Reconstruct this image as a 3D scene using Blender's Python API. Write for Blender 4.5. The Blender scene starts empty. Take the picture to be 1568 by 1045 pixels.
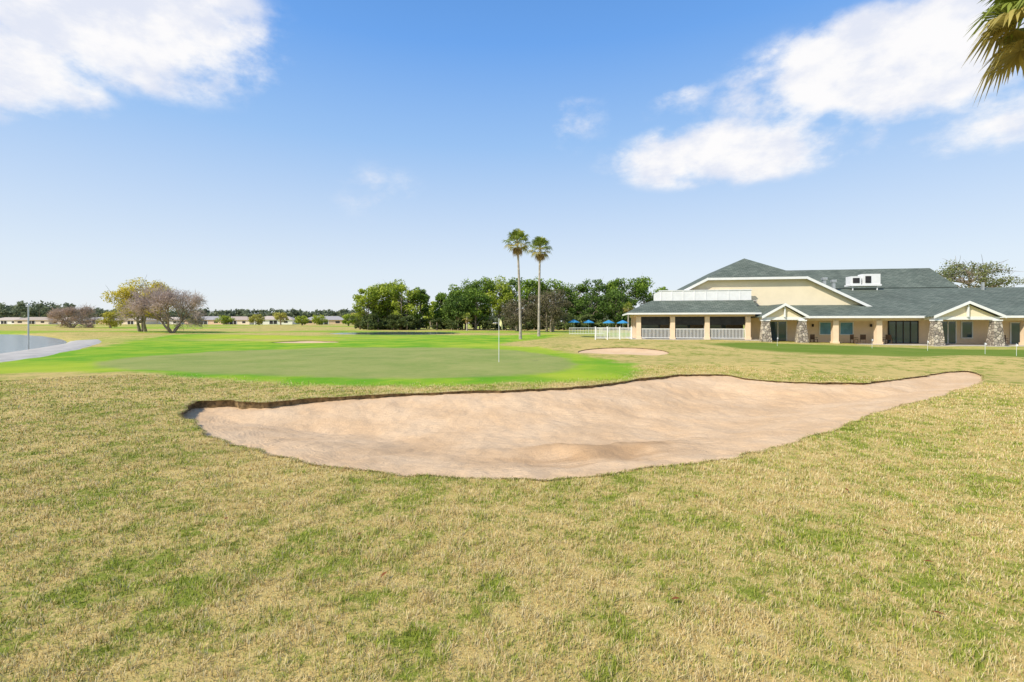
import bpy, math, numpy as np
from mathutils import Vector, geometry
rad=math.radians
sc=bpy.context.scene
sc.view_settings.view_transform='Standard'
sc.view_settings.look='None'
sc.view_settings.exposure=0
rng=np.random.default_rng(7)

# ------------------------------------------------------------ node helpers
def newmat(name):
    m=bpy.data.materials.new(name); m.use_nodes=True
    nt=m.node_tree
    return m,nt,nt.nodes['Principled BSDF']
def N(nt,t,**k):
    n=nt.nodes.new(t)
    for a,v in k.items(): setattr(n,a,v)
    return n
def L(nt,a,b): nt.links.new(a,b)
def math_(nt,op,a,b=None,c=None,clamp=False):
    n=N(nt,'ShaderNodeMath',operation=op,use_clamp=clamp)
    for i,v in enumerate((a,b,c)):
        if v is None: continue
        if isinstance(v,(int,float)): n.inputs[i].default_value=v
        else: L(nt,v,n.inputs[i])
    return n.outputs[0]
def mix_(nt,f,a,b,mode='MIX'):
    n=N(nt,'ShaderNodeMix',data_type='RGBA',blend_type=mode)
    for i,v in ((0,f),(6,a),(7,b)):
        if isinstance(v,(int,float)): n.inputs[i].default_value=v
        elif isinstance(v,tuple): n.inputs[i].default_value=(v+(1,))[:4]
        else: L(nt,v,n.inputs[i])
    return n.outputs[2]
def noise_(nt,vec,scale,detail=3,rough=.6):
    n=N(nt,'ShaderNodeTexNoise'); n.inputs['Scale'].default_value=scale
    n.inputs['Detail'].default_value=detail; n.inputs['Roughness'].default_value=rough
    if vec is not None: L(nt,vec,n.inputs['Vector'])
    return n.outputs['Fac']
def ramp_(nt,f,a,b):
    n=N(nt,'ShaderNodeMapRange',interpolation_type='SMOOTHSTEP'); L(nt,f,n.inputs[0])
    n.inputs[1].default_value=a; n.inputs[2].default_value=b
    return n.outputs[0]
def objc(nt): return N(nt,'ShaderNodeTexCoord').outputs['Object']

def simple(name,col,rough=.7,var=.15,scale=3,bump=0.0,metal=0,spec=.3):
    m,nt,b=newmat(name)
    c=objc(nt)
    f=noise_(nt,c,scale,4)
    lo=tuple(x*(1-var) for x in col); hi=tuple(min(1,x*(1+var)) for x in col)
    L(nt,mix_(nt,ramp_(nt,f,.3,.7),lo,hi),b.inputs['Base Color'])
    b.inputs['Roughness'].default_value=rough; b.inputs['Metallic'].default_value=metal
    b.inputs['Specular IOR Level'].default_value=spec
    if bump:
        bn=N(nt,'ShaderNodeBump'); bn.inputs['Strength'].default_value=bump
        L(nt,noise_(nt,c,scale*8,3),bn.inputs['Height']); L(nt,bn.outputs[0],b.inputs['Normal'])
    return m

# ------------------------------------------------------------ mesh helpers
def link(o): sc.collection.objects.link(o); return o
def poly(name,verts,faces,mat,parent=None,smooth=False):
    me=bpy.data.meshes.new(name); me.from_pydata([tuple(v) for v in verts],[],[tuple(f) for f in faces]); me.update()
    if mat: me.materials.append(mat)
    if smooth: me.shade_smooth()
    o=link(bpy.data.objects.new(name,me))
    if parent: o.parent=parent
    return o
def fast(name,V,F,mat,col=None,parent=None,smooth=False):
    V=np.asarray(V,dtype=np.float32); F=np.asarray(F,dtype=np.int32); k=F.shape[1]
    me=bpy.data.meshes.new(name)
    me.vertices.add(len(V)); me.vertices.foreach_set('co',V.ravel())
    me.loops.add(F.size); me.loops.foreach_set('vertex_index',F.ravel())
    me.polygons.add(len(F)); me.polygons.foreach_set('loop_start',np.arange(0,F.size,k,dtype=np.int32))
    try: me.polygons.foreach_set('loop_total',np.full(len(F),k,dtype=np.int32))
    except Exception: pass
    if smooth: me.polygons.foreach_set('use_smooth',np.ones(len(F),dtype=bool))
    me.update(calc_edges=True)
    if col is not None:
        a=me.color_attributes.new('Col','FLOAT_COLOR','POINT')
        c=np.ones((len(V),4),dtype=np.float32); c[:,:col.shape[1]]=col
        a.data.foreach_set('color',c.ravel())
    me.materials.append(mat)
    o=link(bpy.data.objects.new(name,me))
    if parent: o.parent=parent
    return o
def box(name,x0,x1,y0,y1,z0,z1,mat,parent=None):
    v=[(x0,y0,z0),(x1,y0,z0),(x1,y1,z0),(x0,y1,z0),(x0,y0,z1),(x1,y0,z1),(x1,y1,z1),(x0,y1,z1)]
    f=[(0,3,2,1),(4,5,6,7),(0,1,5,4),(1,2,6,5),(2,3,7,6),(3,0,4,7)]
    return poly(name,v,f,mat,parent)
BF=[(0,3,2,1),(4,5,6,7),(0,1,5,4),(1,2,6,5),(2,3,7,6),(3,0,4,7)]
def boxes(name,lst,mat,parent=None):
    V=[];F=[]
    for x0,x1,y0,y1,z0,z1 in lst:
        b=len(V)
        V+=[(x0,y0,z0),(x1,y0,z0),(x1,y1,z0),(x0,y1,z0),(x0,y0,z1),(x1,y0,z1),(x1,y1,z1),(x0,y1,z1)]
        F+=[tuple(i+b for i in f) for f in BF]
    return poly(name,V,F,mat,parent)
def slab(name,top,t,mat,parent=None):
    n=len(top); v=list(top)+[(a,b,c-t) for a,b,c in top]
    f=[tuple(range(n)),tuple(reversed(range(n,2*n)))]+[(i,i+n,(i+1)%n+n,(i+1)%n) for i in range(n)]
    return poly(name,v,f,mat,parent)
def empty(name,loc=(0,0,0),rot=0):
    o=link(bpy.data.objects.new(name,None)); o.location=loc; o.rotation_euler=(0,0,rot); return o
def tube(V,F,pts,rads,k=6):
    b=len(V); pts=[np.array(p,float) for p in pts]
    for i,p in enumerate(pts):
        d=pts[min(i+1,len(pts)-1)]-pts[max(i-1,0)]; d/=np.linalg.norm(d)+1e-9
        a=np.cross(d,[.3,.9,.1] if abs(d[2])>.8 else [0,0,1]); a/=np.linalg.norm(a)+1e-9; c=np.cross(d,a)
        for j in range(k):
            t=2*math.pi*j/k; V.append(tuple(p+rads[i]*(math.cos(t)*a+math.sin(t)*c)))
    for i in range(len(pts)-1):
        for j in range(k):
            F.append((b+i*k+j,b+i*k+(j+1)%k,b+(i+1)*k+(j+1)%k,b+(i+1)*k+j))

# ------------------------------------------------------------ maths
def sm(a,b,x): t=np.clip((x-a)/(b-a),0,1); return t*t*(3-2*t)
def sdf(P,x,y):
    P=np.asarray(P,float); Q=np.roll(P,-1,0); d=np.full(x.shape,1e18); ins=np.zeros(x.shape,bool)
    for (ax,ay),(bx,by) in zip(P,Q):
        ex,ey=bx-ax,by-ay; wx,wy=x-ax,y-ay
        t=np.clip((wx*ex+wy*ey)/(ex*ex+ey*ey+1e-12),0,1)
        d=np.minimum(d,(wx-ex*t)**2+(wy-ey*t)**2)
        c=((ay<=y)&(by>y))|((by<=y)&(ay>y))
        if abs(ey)>1e-12: ins^=c&(x<ax+(y-ay)*ex/ey)
    d=np.sqrt(d); return np.where(ins,-d,d)
def catmull(P,n):
    P=np.asarray(P,float); out=[]
    for i in range(len(P)):
        p0,p1,p2,p3=P[i-1],P[i],P[(i+1)%len(P)],P[(i+2)%len(P)]
        for j in range(n):
            t=j/n
            out.append(.5*((2*p1)+(-p0+p2)*t+(2*p0-5*p1+4*p2-p3)*t*t+(-p0+3*p1-3*p2+p3)*t**3))
    return np.array(out)
_tab=rng.random((256,256))
def vnoise(x,y):
    xi=np.floor(x).astype(int); yi=np.floor(y).astype(int); fx=x-xi; fy=y-yi
    fx=fx*fx*(3-2*fx); fy=fy*fy*(3-2*fy)
    g=lambda a,b:_tab[a%256,b%256]
    return (g(xi,yi)*(1-fx)+g(xi+1,yi)*fx)*(1-fy)+(g(xi,yi+1)*(1-fx)+g(xi+1,yi+1)*fx)*fy

BUNK=[(-6.76,9.87),(-7.22,10.66),(-7.31,11.29),(-6.75,11.38),(-5.81,11.19),(-5.11,11.68),(-3.99,12.1),(-2.42,12.45),(-.75,12.69),(1,13.19),(2.58,14.02),(3.7,15.1),(4.9,16.05),(6.2,16.65),(7.33,16.65),(7.75,15.67),(8.62,14.97),(9.81,14.64),(10.9,14.64),(12.99,15.86),(15.14,17.08),(16.49,17.53),(15.95,16.44),(13.82,14.32),(10.64,12),(8.38,10.41),(6.31,8.88),(4.77,7.74),(3.38,6.83),(2.35,6.31),(1.41,5.92),(.735,5.67),(.12,5.55),(-.64,5.6),(-1.43,5.77),(-2.15,6.03),(-2.89,6.4),(-3.67,6.9),(-4.57,7.61),(-5.62,8.59)]
BO=catmull(BUNK,8)
BO+= (np.stack([vnoise(BO[:,0]*3,BO[:,1]*3),vnoise(BO[:,0]*3+50,BO[:,1]*3+9)],1)-.5)*.2
BC=BO[::2]
SB=[catmull(p,6) for p in ([(4.0,28.6),(5.6,27.2),(7.8,26.8),(9.2,28.3),(9.0,30.2),(6.6,31.4),(4.6,30.8)],
    [(-23,45.5),(-20,43.5),(-16.5,45),(-17.5,48),(-21,49.3)],[(-39,67.5),(-35,65.5),(-31.5,67.5),(-33,71),(-37,71.5)])]
LAKE=[(-31.5,29),(-36,36.5),(-43,47),(-49,54),(-58,63),(-75,78),(-93,91),(-120,96),(-190,96),(-190,12),(-60,2),(-33,19)]
POND=[(-27,80),(-20,76),(-12,80),(-9,92),(-14,104),(-26,108),(-34,98),(-33,86)]
FAIR=catmull([(-24,18.0),(-16,17.2),(-9,14.9),(-5,14.0),(-1,13.9),(2,14.7),(4.3,16.5),(5,20),(4.0,26),(2,33),(-1,42),(3,55),(7,68),(-10,74),(-25,74),(-42,66),(-40,52),(-33,40),(-29,30),(-27,24)],5)
GREEN=catmull([(-19,22.5),(-15,18.5),(-9,16.3),(-2,15.9),(1.7,18),(2.8,22),(1,29),(-4,34),(-12,34.5),(-18,29)],6)
PRAC=catmull([(14.5,38),(16,31),(19.7,27),(25,24.5),(34,24),(45,28),(46,38),(33,40),(20,44)],5)
def H(x,y):
    x=np.asarray(x,float); y=np.asarray(y,float); r=np.hypot(x,y)
    z=-.45*sm(20,42,x)*sm(24,42,y)*(1-sm(90,200,r))
    z+=.95*sm(120,320,r)
    z+=.42*np.exp(-(((x-9)/6.5)**2+((y-35)/4.2)**2))
    z+=.10*np.exp(-(((x+8)/12)**2+((y-26)/8)**2))
    z+=.40*np.exp(-(((x-20)/5)**2+((y-20.5)/2.6)**2))
    z+=.26*np.exp(-(((x-9.5)/4)**2+((y-19.4)/2.0)**2))
    z+=.14*np.exp(-(((x+15)/5)**2+((y-14.5)/2.2)**2))
    z+=.3*np.exp(-(((x+40)/12)**2+((y-62)/5)**2))+.35*np.exp(-(((x-5)/7)**2+((y-64)/5)**2))
    f=sm(2,9,r)
    z+=f*.10*(vnoise(x*.23+7,y*.23+3)-.5)+f*.04*(vnoise(x*.9,y*.9)-.5)
    z+=.4*(vnoise(x*.05+9,y*.05)-.5)*sm(45,100,r)
    d=sdf(LAKE,x,y); z=z*(sm(-1,5,d))+ -.10*(1-sm(0,5,d)) -1.2*(1-sm(-4,.8,d))
    d=sdf(POND,x,y); z=z*(sm(-1,14,d))-1.0*(1-sm(-4,1.5,d))
    return z

# ------------------------------------------------------------ materials
def rough_color(nt,vec,rnd=None):
    a=noise_(nt,vec,.42,3,.6); b=noise_(nt,vec,2.6,4,.65); c=noise_(nt,vec,16,3,.7)
    s=math_(nt,'ADD',math_(nt,'MULTIPLY',a,.45),math_(nt,'MULTIPLY',b,.66))
    s=math_(nt,'ADD',s,math_(nt,'MULTIPLY',c,.46))
    if rnd is not None: s=math_(nt,'ADD',s,math_(nt,'MULTIPLY',math_(nt,'SUBTRACT',rnd,.5),.32))
    return ramp_(nt,s,.65,.83)
gm,nt,b=newmat('grass_ground')
v=objc(nt)
at=N(nt,'ShaderNodeAttribute',attribute_name='Col'); sp=N(nt,'ShaderNodeSeparateColor'); L(nt,at.outputs['Color'],sp.inputs[0])
mp=N(nt,'ShaderNodeMapping'); mp.inputs['Scale'].default_value=(1,1,0); L(nt,v,mp.inputs[0]); vv=mp.outputs[0]
f=rough_color(nt,vv)
base=mix_(nt,f,(.25,.29,.04),(.64,.48,.17))
fine=noise_(nt,vv,60,2,.8)
mid=noise_(nt,vv,.35,4,.6); m2=noise_(nt,vv,1.6,4,.7); big=noise_(nt,vv,.045,3,.5)
fa=mix_(nt,ramp_(nt,mid,.35,.68),(.15,.37,.015),(.36,.49,.03))
fa=mix_(nt,math_(nt,'MULTIPLY',ramp_(nt,big,.46,.64),.75),fa,(.52,.55,.05))
fa=mix_(nt,math_(nt,'MULTIPLY',ramp_(nt,m2,.5,.8),.4),fa,(.54,.46,.10))
gr=mix_(nt,ramp_(nt,mid,.3,.7),(.26,.33,.075),(.36,.38,.11))
gr=mix_(nt,math_(nt,'MULTIPLY',ramp_(nt,m2,.4,.8),.45),gr,(.47,.41,.15))
pr=mix_(nt,ramp_(nt,mid,.3,.7),(.15,.24,.02),(.22,.28,.04))
col=mix_(nt,sp.outputs[0],base,fa); col=mix_(nt,sp.outputs[1],col,gr); col=mix_(nt,sp.outputs[2],col,pr)
col=mix_(nt,1.0,col,mix_(nt,fine,(.66,.66,.64),(1.27,1.27,1.27)),'MULTIPLY')
L(nt,col,b.inputs['Base Color']); b.inputs['Roughness'].default_value=.9; b.inputs['Specular IOR Level'].default_value=.1
bn=N(nt,'ShaderNodeBump'); bn.inputs['Strength'].default_value=.6; bn.inputs['Distance'].default_value=.04
L(nt,noise_(nt,vv,26,4,.8),bn.inputs['Height']); L(nt,bn.outputs[0],b.inputs['Normal'])

bm,nt,b=newmat('grass_blades')
v=objc(nt); at=N(nt,'ShaderNodeAttribute',attribute_name='Col'); sp=N(nt,'ShaderNodeSeparateColor'); L(nt,at.outputs['Color'],sp.inputs[0])
mp=N(nt,'ShaderNodeMapping'); mp.inputs['Scale'].default_value=(1,1,0); L(nt,v,mp.inputs[0])
f=rough_color(nt,mp.outputs[0],sp.outputs[0])
straw=mix_(nt,sp.outputs[2],(.78,.54,.22),(1.0,.86,.54))
grn=mix_(nt,sp.outputs[2],(.26,.35,.025),(.54,.60,.08))
col=mix_(nt,f,grn,straw)
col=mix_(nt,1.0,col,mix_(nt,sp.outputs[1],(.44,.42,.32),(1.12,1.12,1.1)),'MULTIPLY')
L(nt,col,b.inputs['Base Color']); b.inputs['Roughness'].default_value=.7; b.inputs['Specular IOR Level'].default_value=.2

sm_,nt,b=newmat('bunker_sand')
v=objc(nt)
at=N(nt,'ShaderNodeAttribute',attribute_name='Col'); sp=N(nt,'ShaderNodeSeparateColor'); L(nt,at.outputs['Color'],sp.inputs[0])
f=noise_(nt,v,.8,5,.6); g=noise_(nt,v,14,4,.7); h=noise_(nt,v,90,2,.8)
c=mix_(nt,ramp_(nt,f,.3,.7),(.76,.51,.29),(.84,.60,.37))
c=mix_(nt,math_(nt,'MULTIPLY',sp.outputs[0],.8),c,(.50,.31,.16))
c=mix_(nt,1.0,c,mix_(nt,g,(.86,.85,.84),(1.09,1.09,1.09)),'MULTIPLY')
c=mix_(nt,1.0,c,mix_(nt,h,(.82,.82,.80),(1.14,1.14,1.14)),'MULTIPLY')
L(nt,c,b.inputs['Base Color']); b.inputs['Roughness'].default_value=.95; b.inputs['Specular IOR Level'].default_value=.1
mpw=N(nt,'ShaderNodeMapping'); mpw.inputs['Location'].default_value=(-1.5,-1,0); L(nt,v,mpw.inputs[0])
wv=N(nt,'ShaderNodeTexWave',wave_type='RINGS',rings_direction='Z'); wv.inputs['Scale'].default_value=3.4; wv.inputs['Distortion'].default_value=8; wv.inputs['Detail'].default_value=3; wv.inputs['Detail Scale'].default_value=.4; L(nt,mpw.outputs[0],wv.inputs[0])
mk=ramp_(nt,noise_(nt,v,.8,2,.5),.40,.62)
dd_=math_(nt,'MULTIPLY',sp.outputs[1],5.0)
edge=math_(nt,'SINE',math_(nt,'MULTIPLY',math_(nt,'ADD',dd_,math_(nt,'MULTIPLY',noise_(nt,v,2.2,4,.6),.5)),70.0))
emk=math_(nt,'MULTIPLY',math_(nt,'SUBTRACT',1.0,ramp_(nt,dd_,.7,1.9)),ramp_(nt,noise_(nt,v,1.1,3,.6),.36,.62))
hh=math_(nt,'ADD',math_(nt,'MULTIPLY',g,.75),math_(nt,'MULTIPLY',h,.4))
hh=math_(nt,'ADD',hh,math_(nt,'MULTIPLY',math_(nt,'MULTIPLY',wv.outputs['Fac'],mk),.30))
hh=math_(nt,'ADD',hh,math_(nt,'MULTIPLY',math_(nt,'MULTIPLY',edge,emk),.09))
bn=N(nt,'ShaderNodeBump'); bn.inputs['Strength'].default_value=.8; bn.inputs['Distance'].default_value=.028
L(nt,hh,bn.inputs['Height']); L(nt,bn.outputs[0],b.inputs['Normal'])

dirt=simple('turf_edge_soil',(.19,.13,.06),.95,.5,9,.6)
leafm,nt,b=newmat('foliage')
at=N(nt,'ShaderNodeAttribute',attribute_name='Col'); L(nt,at.outputs['Color'],b.inputs['Base Color'])
b.inputs['Roughness'].default_value=.6; b.inputs['Specular IOR Level'].default_value=.2
tr=N(nt,'ShaderNodeBsdfTranslucent'); L(nt,at.outputs['Color'],tr.inputs[0]); ms=N(nt,'ShaderNodeMixShader'); ms.inputs[0].default_value=.3
L(nt,b.outputs[0],ms.inputs[1]); L(nt,tr.outputs[0],ms.inputs[2]); L(nt,ms.outputs[0],nt.nodes['Material Output'].inputs[0])
bark=simple('bark',(.30,.24,.18),.9,.35,2,.5)
palmbark=simple('palm_bark',(.42,.36,.30),.9,.3,4,.6)
cream=simple('cream_stucco',(.86,.66,.46),.85,.05,1.5,.1)
cream2=simple('cream_wall_paint',(.86,.74,.53),.85,.04,.8,.05)
white=simple('white_paint',(.82,.82,.80),.5,.04,2)
dark=simple('dark_screen',(.035,.033,.033),.6,.3,2)
glass,nt,b=newmat('window_glass'); L(nt,mix_(nt,noise_(nt,objc(nt),.8),(.03,.06,.08),(.08,.14,.17)),b.inputs['Base Color']); b.inputs['Roughness'].default_value=.06; b.inputs['Specular IOR Level'].default_value=.8
bluew=simple('blue_window_film',(.12,.30,.42),.2,.2,1.5)
conc=simple('concrete',(.50,.46,.40),.9,.16,1.2,.3)
metal=simple('galvanised_metal',(.55,.56,.56),.4,.1,5,0,.6)
brown=simple('brown_furniture',(.12,.07,.04),.6,.3,6)
bluec=simple('blue_canvas',(.05,.28,.52),.8,.15,3)
shing,nt,b=newmat('roof_shingles')
v=objc(nt); br=N(nt,'ShaderNodeTexBrick'); br.inputs['Scale'].default_value=1; br.inputs['Brick Width'].default_value=.5; br.inputs['Row Height'].default_value=.22; br.inputs['Mortar Size'].default_value=.02
br.inputs['Color1'].default_value=(.115,.14,.115,1); br.inputs['Color2'].default_value=(.18,.205,.17,1); br.inputs['Mortar'].default_value=(.065,.08,.07,1); L(nt,v,br.inputs[0])
L(nt,mix_(nt,1.0,br.outputs[0],mix_(nt,noise_(nt,v,.5,5,.7),(.5,.5,.5),(1.5,1.5,1.45)),'MULTIPLY'),b.inputs['Base Color']); b.inputs['Roughness'].default_value=.9; b.inputs['Specular IOR Level'].default_value=.15
stone,nt,b=newmat('field_stone')
v=objc(nt); vo=N(nt,'ShaderNodeTexVoronoi'); vo.inputs['Scale'].default_value=3.6; L(nt,v,vo.inputs[0])
vd=N(nt,'ShaderNodeTexVoronoi',feature='DISTANCE_TO_EDGE'); vd.inputs['Scale'].default_value=3.6; L(nt,v,vd.inputs[0])
s3=N(nt,'ShaderNodeSeparateColor'); L(nt,vo.outputs['Color'],s3.inputs[0])
c=mix_(nt,s3.outputs[0],(.24,.20,.16),(.66,.58,.46)); L(nt,mix_(nt,ramp_(nt,vd.outputs[0],.0,.09),(.14,.12,.10),c),b.inputs['Base Color'])
bn=N(nt,'ShaderNodeBump'); bn.inputs['Distance'].default_value=.05; L(nt,ramp_(nt,vd.outputs[0],0,.15),bn.inputs['Height']); L(nt,bn.outputs[0],b.inputs['Normal']); b.inputs['Roughness'].default_value=.9
water,nt,b=newmat('lake_water'); b.inputs['Base Color'].default_value=(.05,.09,.12,1); b.inputs['Roughness'].default_value=.12; b.inputs['Specular IOR Level'].default_value=1
bn=N(nt,'ShaderNodeBump'); bn.inputs['Strength'].default_value=.35; bn.inputs['Distance'].default_value=.05; L(nt,noise_(nt,objc(nt),3,4,.6),bn.inputs['Height']); L(nt,bn.outputs[0],b.inputs['Normal'])

# ------------------------------------------------------------ terrain
ang=np.concatenate([np.arange(-62,62.01,.7),np.arange(65,295,5.0)])*math.pi/180
rr=[.6]
while rr[-1]<3500: rr.append(rr[-1]*1.032+.01)
rr=np.array(rr)
R,A=np.meshgrid(rr,ang)
gx=(R*np.sin(A)).ravel(); gy=(R*np.cos(A)).ravel()
bx,by=np.meshgrid(np.arange(-9,18.5,.22),np.arange(4.5,19,.22)); bx=bx.ravel()+rng.uniform(-.03,.03,bx.size); by=by.ravel()+rng.uniform(-.03,.03,by.size)
dB=sdf(BC,bx,by); k=(dB>.07)&(dB<.8); bx=bx[k];by=by[k]
dG=sdf(BC,gx,gy); k=dG>.8; gx=gx[k];gy=gy[k]
for s_ in SB: k=sdf(s_,gx,gy)>.12; gx=gx[k];gy=gy[k]
nB=len(BO)
pts=[BO]+SB; ed=[]; o_=0
for p in pts: ed+=[(o_+i,o_+(i+1)%len(p)) for i in range(len(p))]; o_+=len(p)
px=np.concatenate([p[:,0] for p in pts]+[bx,gx,[0.0]]); py=np.concatenate([p[:,1] for p in pts]+[by,gy,[0.0]])
res=geometry.delaunay_2d_cdt([Vector((float(a),float(b_))) for a,b_ in zip(px,py)],ed,[],0,1e-5)
tv=np.array([(q[0],q[1]) for q in res[0]]); tf=np.array([f for f in res[2]])
cen=tv[tf].mean(1); keep=np.ones(len(tf),bool)
for p in pts: keep&=sdf(p,cen[:,0],cen[:,1])>0
a_=tv[tf]; e1=a_[:,1]-a_[:,0]; e2=a_[:,2]-a_[:,0]; area=e1[:,0]*e2[:,1]-e1[:,1]*e2[:,0]; tf[area<0]=tf[area<0][:,::-1]
tf=tf[keep]
x,y=tv[:,0],tv[:,1]; z=H(x,y)
nz=(vnoise(x*1.1,y*1.1)-.5)
mf=1-sm(-.35,.35,sdf(FAIR,x,y)+nz*1.2)
mg=1-sm(-.25,.25,sdf(GREEN,x,y)+nz*.3)
mpz=1-sm(-.5,.5,sdf(PRAC,x,y)+nz*.6)
r=np.hypot(x,y)
mf=np.maximum(mf,sm(48,80,r)*sm(.3,.7,vnoise(x*.03+3,y*.05))*.85*(1-sm(250,400,r)))
strip=np.exp(-(((x+27)/9)**2+((y-51)/2.5)**2))+np.exp(-(((x+30)/14)**2+((y-66)/3)**2))
mf=mf*(1-.9*np.clip(strip,0,1))
fast('ground',np.stack([x,y,z],1),tf,gm,np.stack([mf,mg,mpz],1),smooth=True)
def lip(P,name,parent,dp=.5):
    zb=H(P[:,0],P[:,1]); nrm=np.stack([np.roll(P[:,1],-1)-np.roll(P[:,1],1),-(np.roll(P[:,0],-1)-np.roll(P[:,0],1))],1); nrm/=np.linalg.norm(nrm,axis=1)[:,None]
    tst=sdf(P,P[:,0]+nrm[:,0]*.05,P[:,1]+nrm[:,1]*.05); nrm[tst<0]*=-1
    V=[];F=[];n=len(P)
    for i in range(n):
        V+=[(P[i,0],P[i,1],zb[i]+.001),(P[i,0]+nrm[i,0]*.01,P[i,1]+nrm[i,1]*.01,zb[i]-.05),(P[i,0]+nrm[i,0]*.02,P[i,1]+nrm[i,1]*.02,zb[i]-dp)]
    for i in range(n):
        j=(i+1)%n; F+=[(3*i,3*i+1,3*j+1,3*j),(3*i+1,3*i+2,3*j+2,3*j+1)]
    poly(name,V,F,dirt,parent); return nrm
bunker=empty('sand_bunker')
nrm=lip(BO,'turf_lip',bunker)
def sandgrid(P,x0,x1,y0,y1,st,zf,name,parent,grow=.12):
    nx=int((x1-x0)/st)+1; ny=int((y1-y0)/st)+1
    X,Y=np.meshgrid(x0+np.arange(nx)*st,y0+np.arange(ny)*st); d=sdf(P,X.ravel(),Y.ravel())
    Z,C=zf(X.ravel(),Y.ravel(),d)
    idx=np.arange(nx*ny).reshape(ny,nx)
    f=np.stack([idx[:-1,:-1],idx[:-1,1:],idx[1:,1:],idx[1:,:-1]],-1).reshape(-1,4)
    f=f[(d[f]<grow).all(1)]
    u,inv=np.unique(f,return_inverse=True)
    return fast(name,np.stack([X.ravel(),Y.ravel(),Z],1)[u],inv.reshape(-1,4),sm_,C[u],parent,True)
def zf(x,y,d):
    ins=np.clip(-d,0,None)
    far=sm(-1.5,2.5,y-(9.2+.30*x))
    left=sm(-3.5,-6.6,x)
    z=H(x,y)-.020-far*(.035+.045*vnoise(x*.9,y*.9))*(1-.4*sm(4,9,x))-.10*left*sm(8.6,9.8,y)-.36*sm(0,2.8,ins)
    q=(y-(7.75+.14*(x-1.2)**2*.6))+.5*(vnoise(x*1.6+3,y*1.6)-.5); cr=np.exp(-(q/.35)**2)*np.exp(-((x-1.2)/1.5)**2)
    z+=.12*cr-.10*np.exp(-((q+.65)/.4)**2)*np.exp(-((x-1.2)/1.4)**2)
    z+=.07*(vnoise(x*1.3,y*1.3)-.5)*sm(0,.5,ins)+.030*(vnoise(x*4,y*4)-.5)+.020*(vnoise(x*11,y*11)-.5)
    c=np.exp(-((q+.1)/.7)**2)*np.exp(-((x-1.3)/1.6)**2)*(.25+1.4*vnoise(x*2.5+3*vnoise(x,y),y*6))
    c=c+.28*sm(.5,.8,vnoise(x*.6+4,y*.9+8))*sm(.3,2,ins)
    return z,np.stack([np.clip(c,0,1),np.clip(ins/5,0,1),c*0],1)
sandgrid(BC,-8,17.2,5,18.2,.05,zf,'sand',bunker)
for P in SB:
    e=empty('sand_bunker'); lip(P,'turf_lip',e)
    mn=P.min(0)-.4; mx=P.max(0)+.4
    def z2(x,y,d): return H(x,y)-.05-.12*sm(0,1.2,-d),np.zeros((len(x),3))+[0,.6,0]
    sandgrid(P,mn[0],mx[0],mn[1],mx[1],.15,z2,'sand',e,.25)
def sheet(name,P,zz,mat): 
    return poly(name,[(a,b_,zz) for a,b_ in P],[tuple(range(len(P)))],mat)
sheet('lake',[(-29.5,28),(-34.5,36),(-41.5,46.5),(-47.5,53),(-56,62),(-73,80),(-92,94),(-120,100),(-195,100),(-195,8),(-60,-1),(-31,18)],-.32,water)
sheet('pond',[(-28,78),(-20,74),(-11,78),(-7,92),(-13,106),(-26,110),(-36,99),(-35,85)],-.14,water)
def ribbon(name,pts,w0,w1,mat,lift=.02):
    pts=np.array(pts,float); q=[]
    for i in range(len(pts)-1):
        for t in np.linspace(0,1,8,endpoint=False): q.append(pts[i]*(1-t)+pts[i+1]*t)
    q.append(pts[-1]); qs=np.array(q)
    for _ in range(6): qs[1:-1]=(qs[:-2]+qs[1:-1]*2+qs[2:])/4
    t=np.gradient(qs,axis=0); t/=np.linalg.norm(t,axis=1)[:,None]; n=np.stack([-t[:,1],t[:,0]],1)
    V=[];F=[];K=7
    for i in range(len(qs)):
        w=w0+(w1-w0)*i/len(qs)
        for j in range(K):
            s=-1+2*j/(K-1); p=qs[i]+n[i]*w/2*s; V.append((p[0],p[1],float(H(np.array([p[0]]),np.array([p[1]]))[0])+(lift if 0<j<K-1 else -.1)))
    for i in range(len(qs)-1):
        for s in range(K-1): F.append((K*i+s,K*i+s+1,K*i+K+1+s,K*i+K+s))
    return poly(name,V,F,mat,None,True)
ribbon('path',[(-21,8),(-23.5,17),(-26.6,25),(-31.8,33.3),(-40,45),(-46.5,52.5)],5.2,3.2,conc,.06)

# ------------------------------------------------------------ grass blades
GX=[];GY=[];W=[];HH=[]
for r0,r1,dens,w,h in ((1.3,2.6,9500,.0045,.045),(2.6,4,7500,.0052,.045),(4,6,4600,.0065,.045),(6,9,2600,.009,.045),(9,13,1300,.013,.046),(13,20,520,.02,.048)):
    a=rad(58); n=int(a*(r1*r1-r0*r0)*dens)
    r=np.sqrt(rng.uniform(r0*r0,r1*r1,n)); t=rng.uniform(-a,a,n)
    GX.append(r*np.sin(t)); GY.append(r*np.cos(t)); W.append(np.full(n,w)); HH.append(np.full(n,h))
n=40000; i=rng.integers(0,nB,n); t=rng.random(n)[:,None]; p=BO[i]*(1-t)+BO[(i+1)%nB]*t-nrm[i]*np.abs(rng.normal(0,.03,n))[:,None]
GX.append(p[:,0]);GY.append(p[:,1]);W.append(np.full(n,.008));HH.append(np.full(n,.07))
gx=np.concatenate(GX);gy=np.concatenate(GY);w=np.concatenate(W);h=np.concatenate(HH); rim=np.zeros(len(gx),bool); rim[-n:]=True
k=(sdf(BC,gx,gy)>.0)|rim
k&=(sdf(FAIR[::2],gx,gy)>rng.normal(0,.35,len(gx)))
rn=np.zeros((len(gx),2)); rn[-n:]=nrm[i]
gx,gy,w,h,rim,rn=gx[k],gy[k],w[k],h[k],rim[k],rn[k]; n=len(gx)
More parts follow.
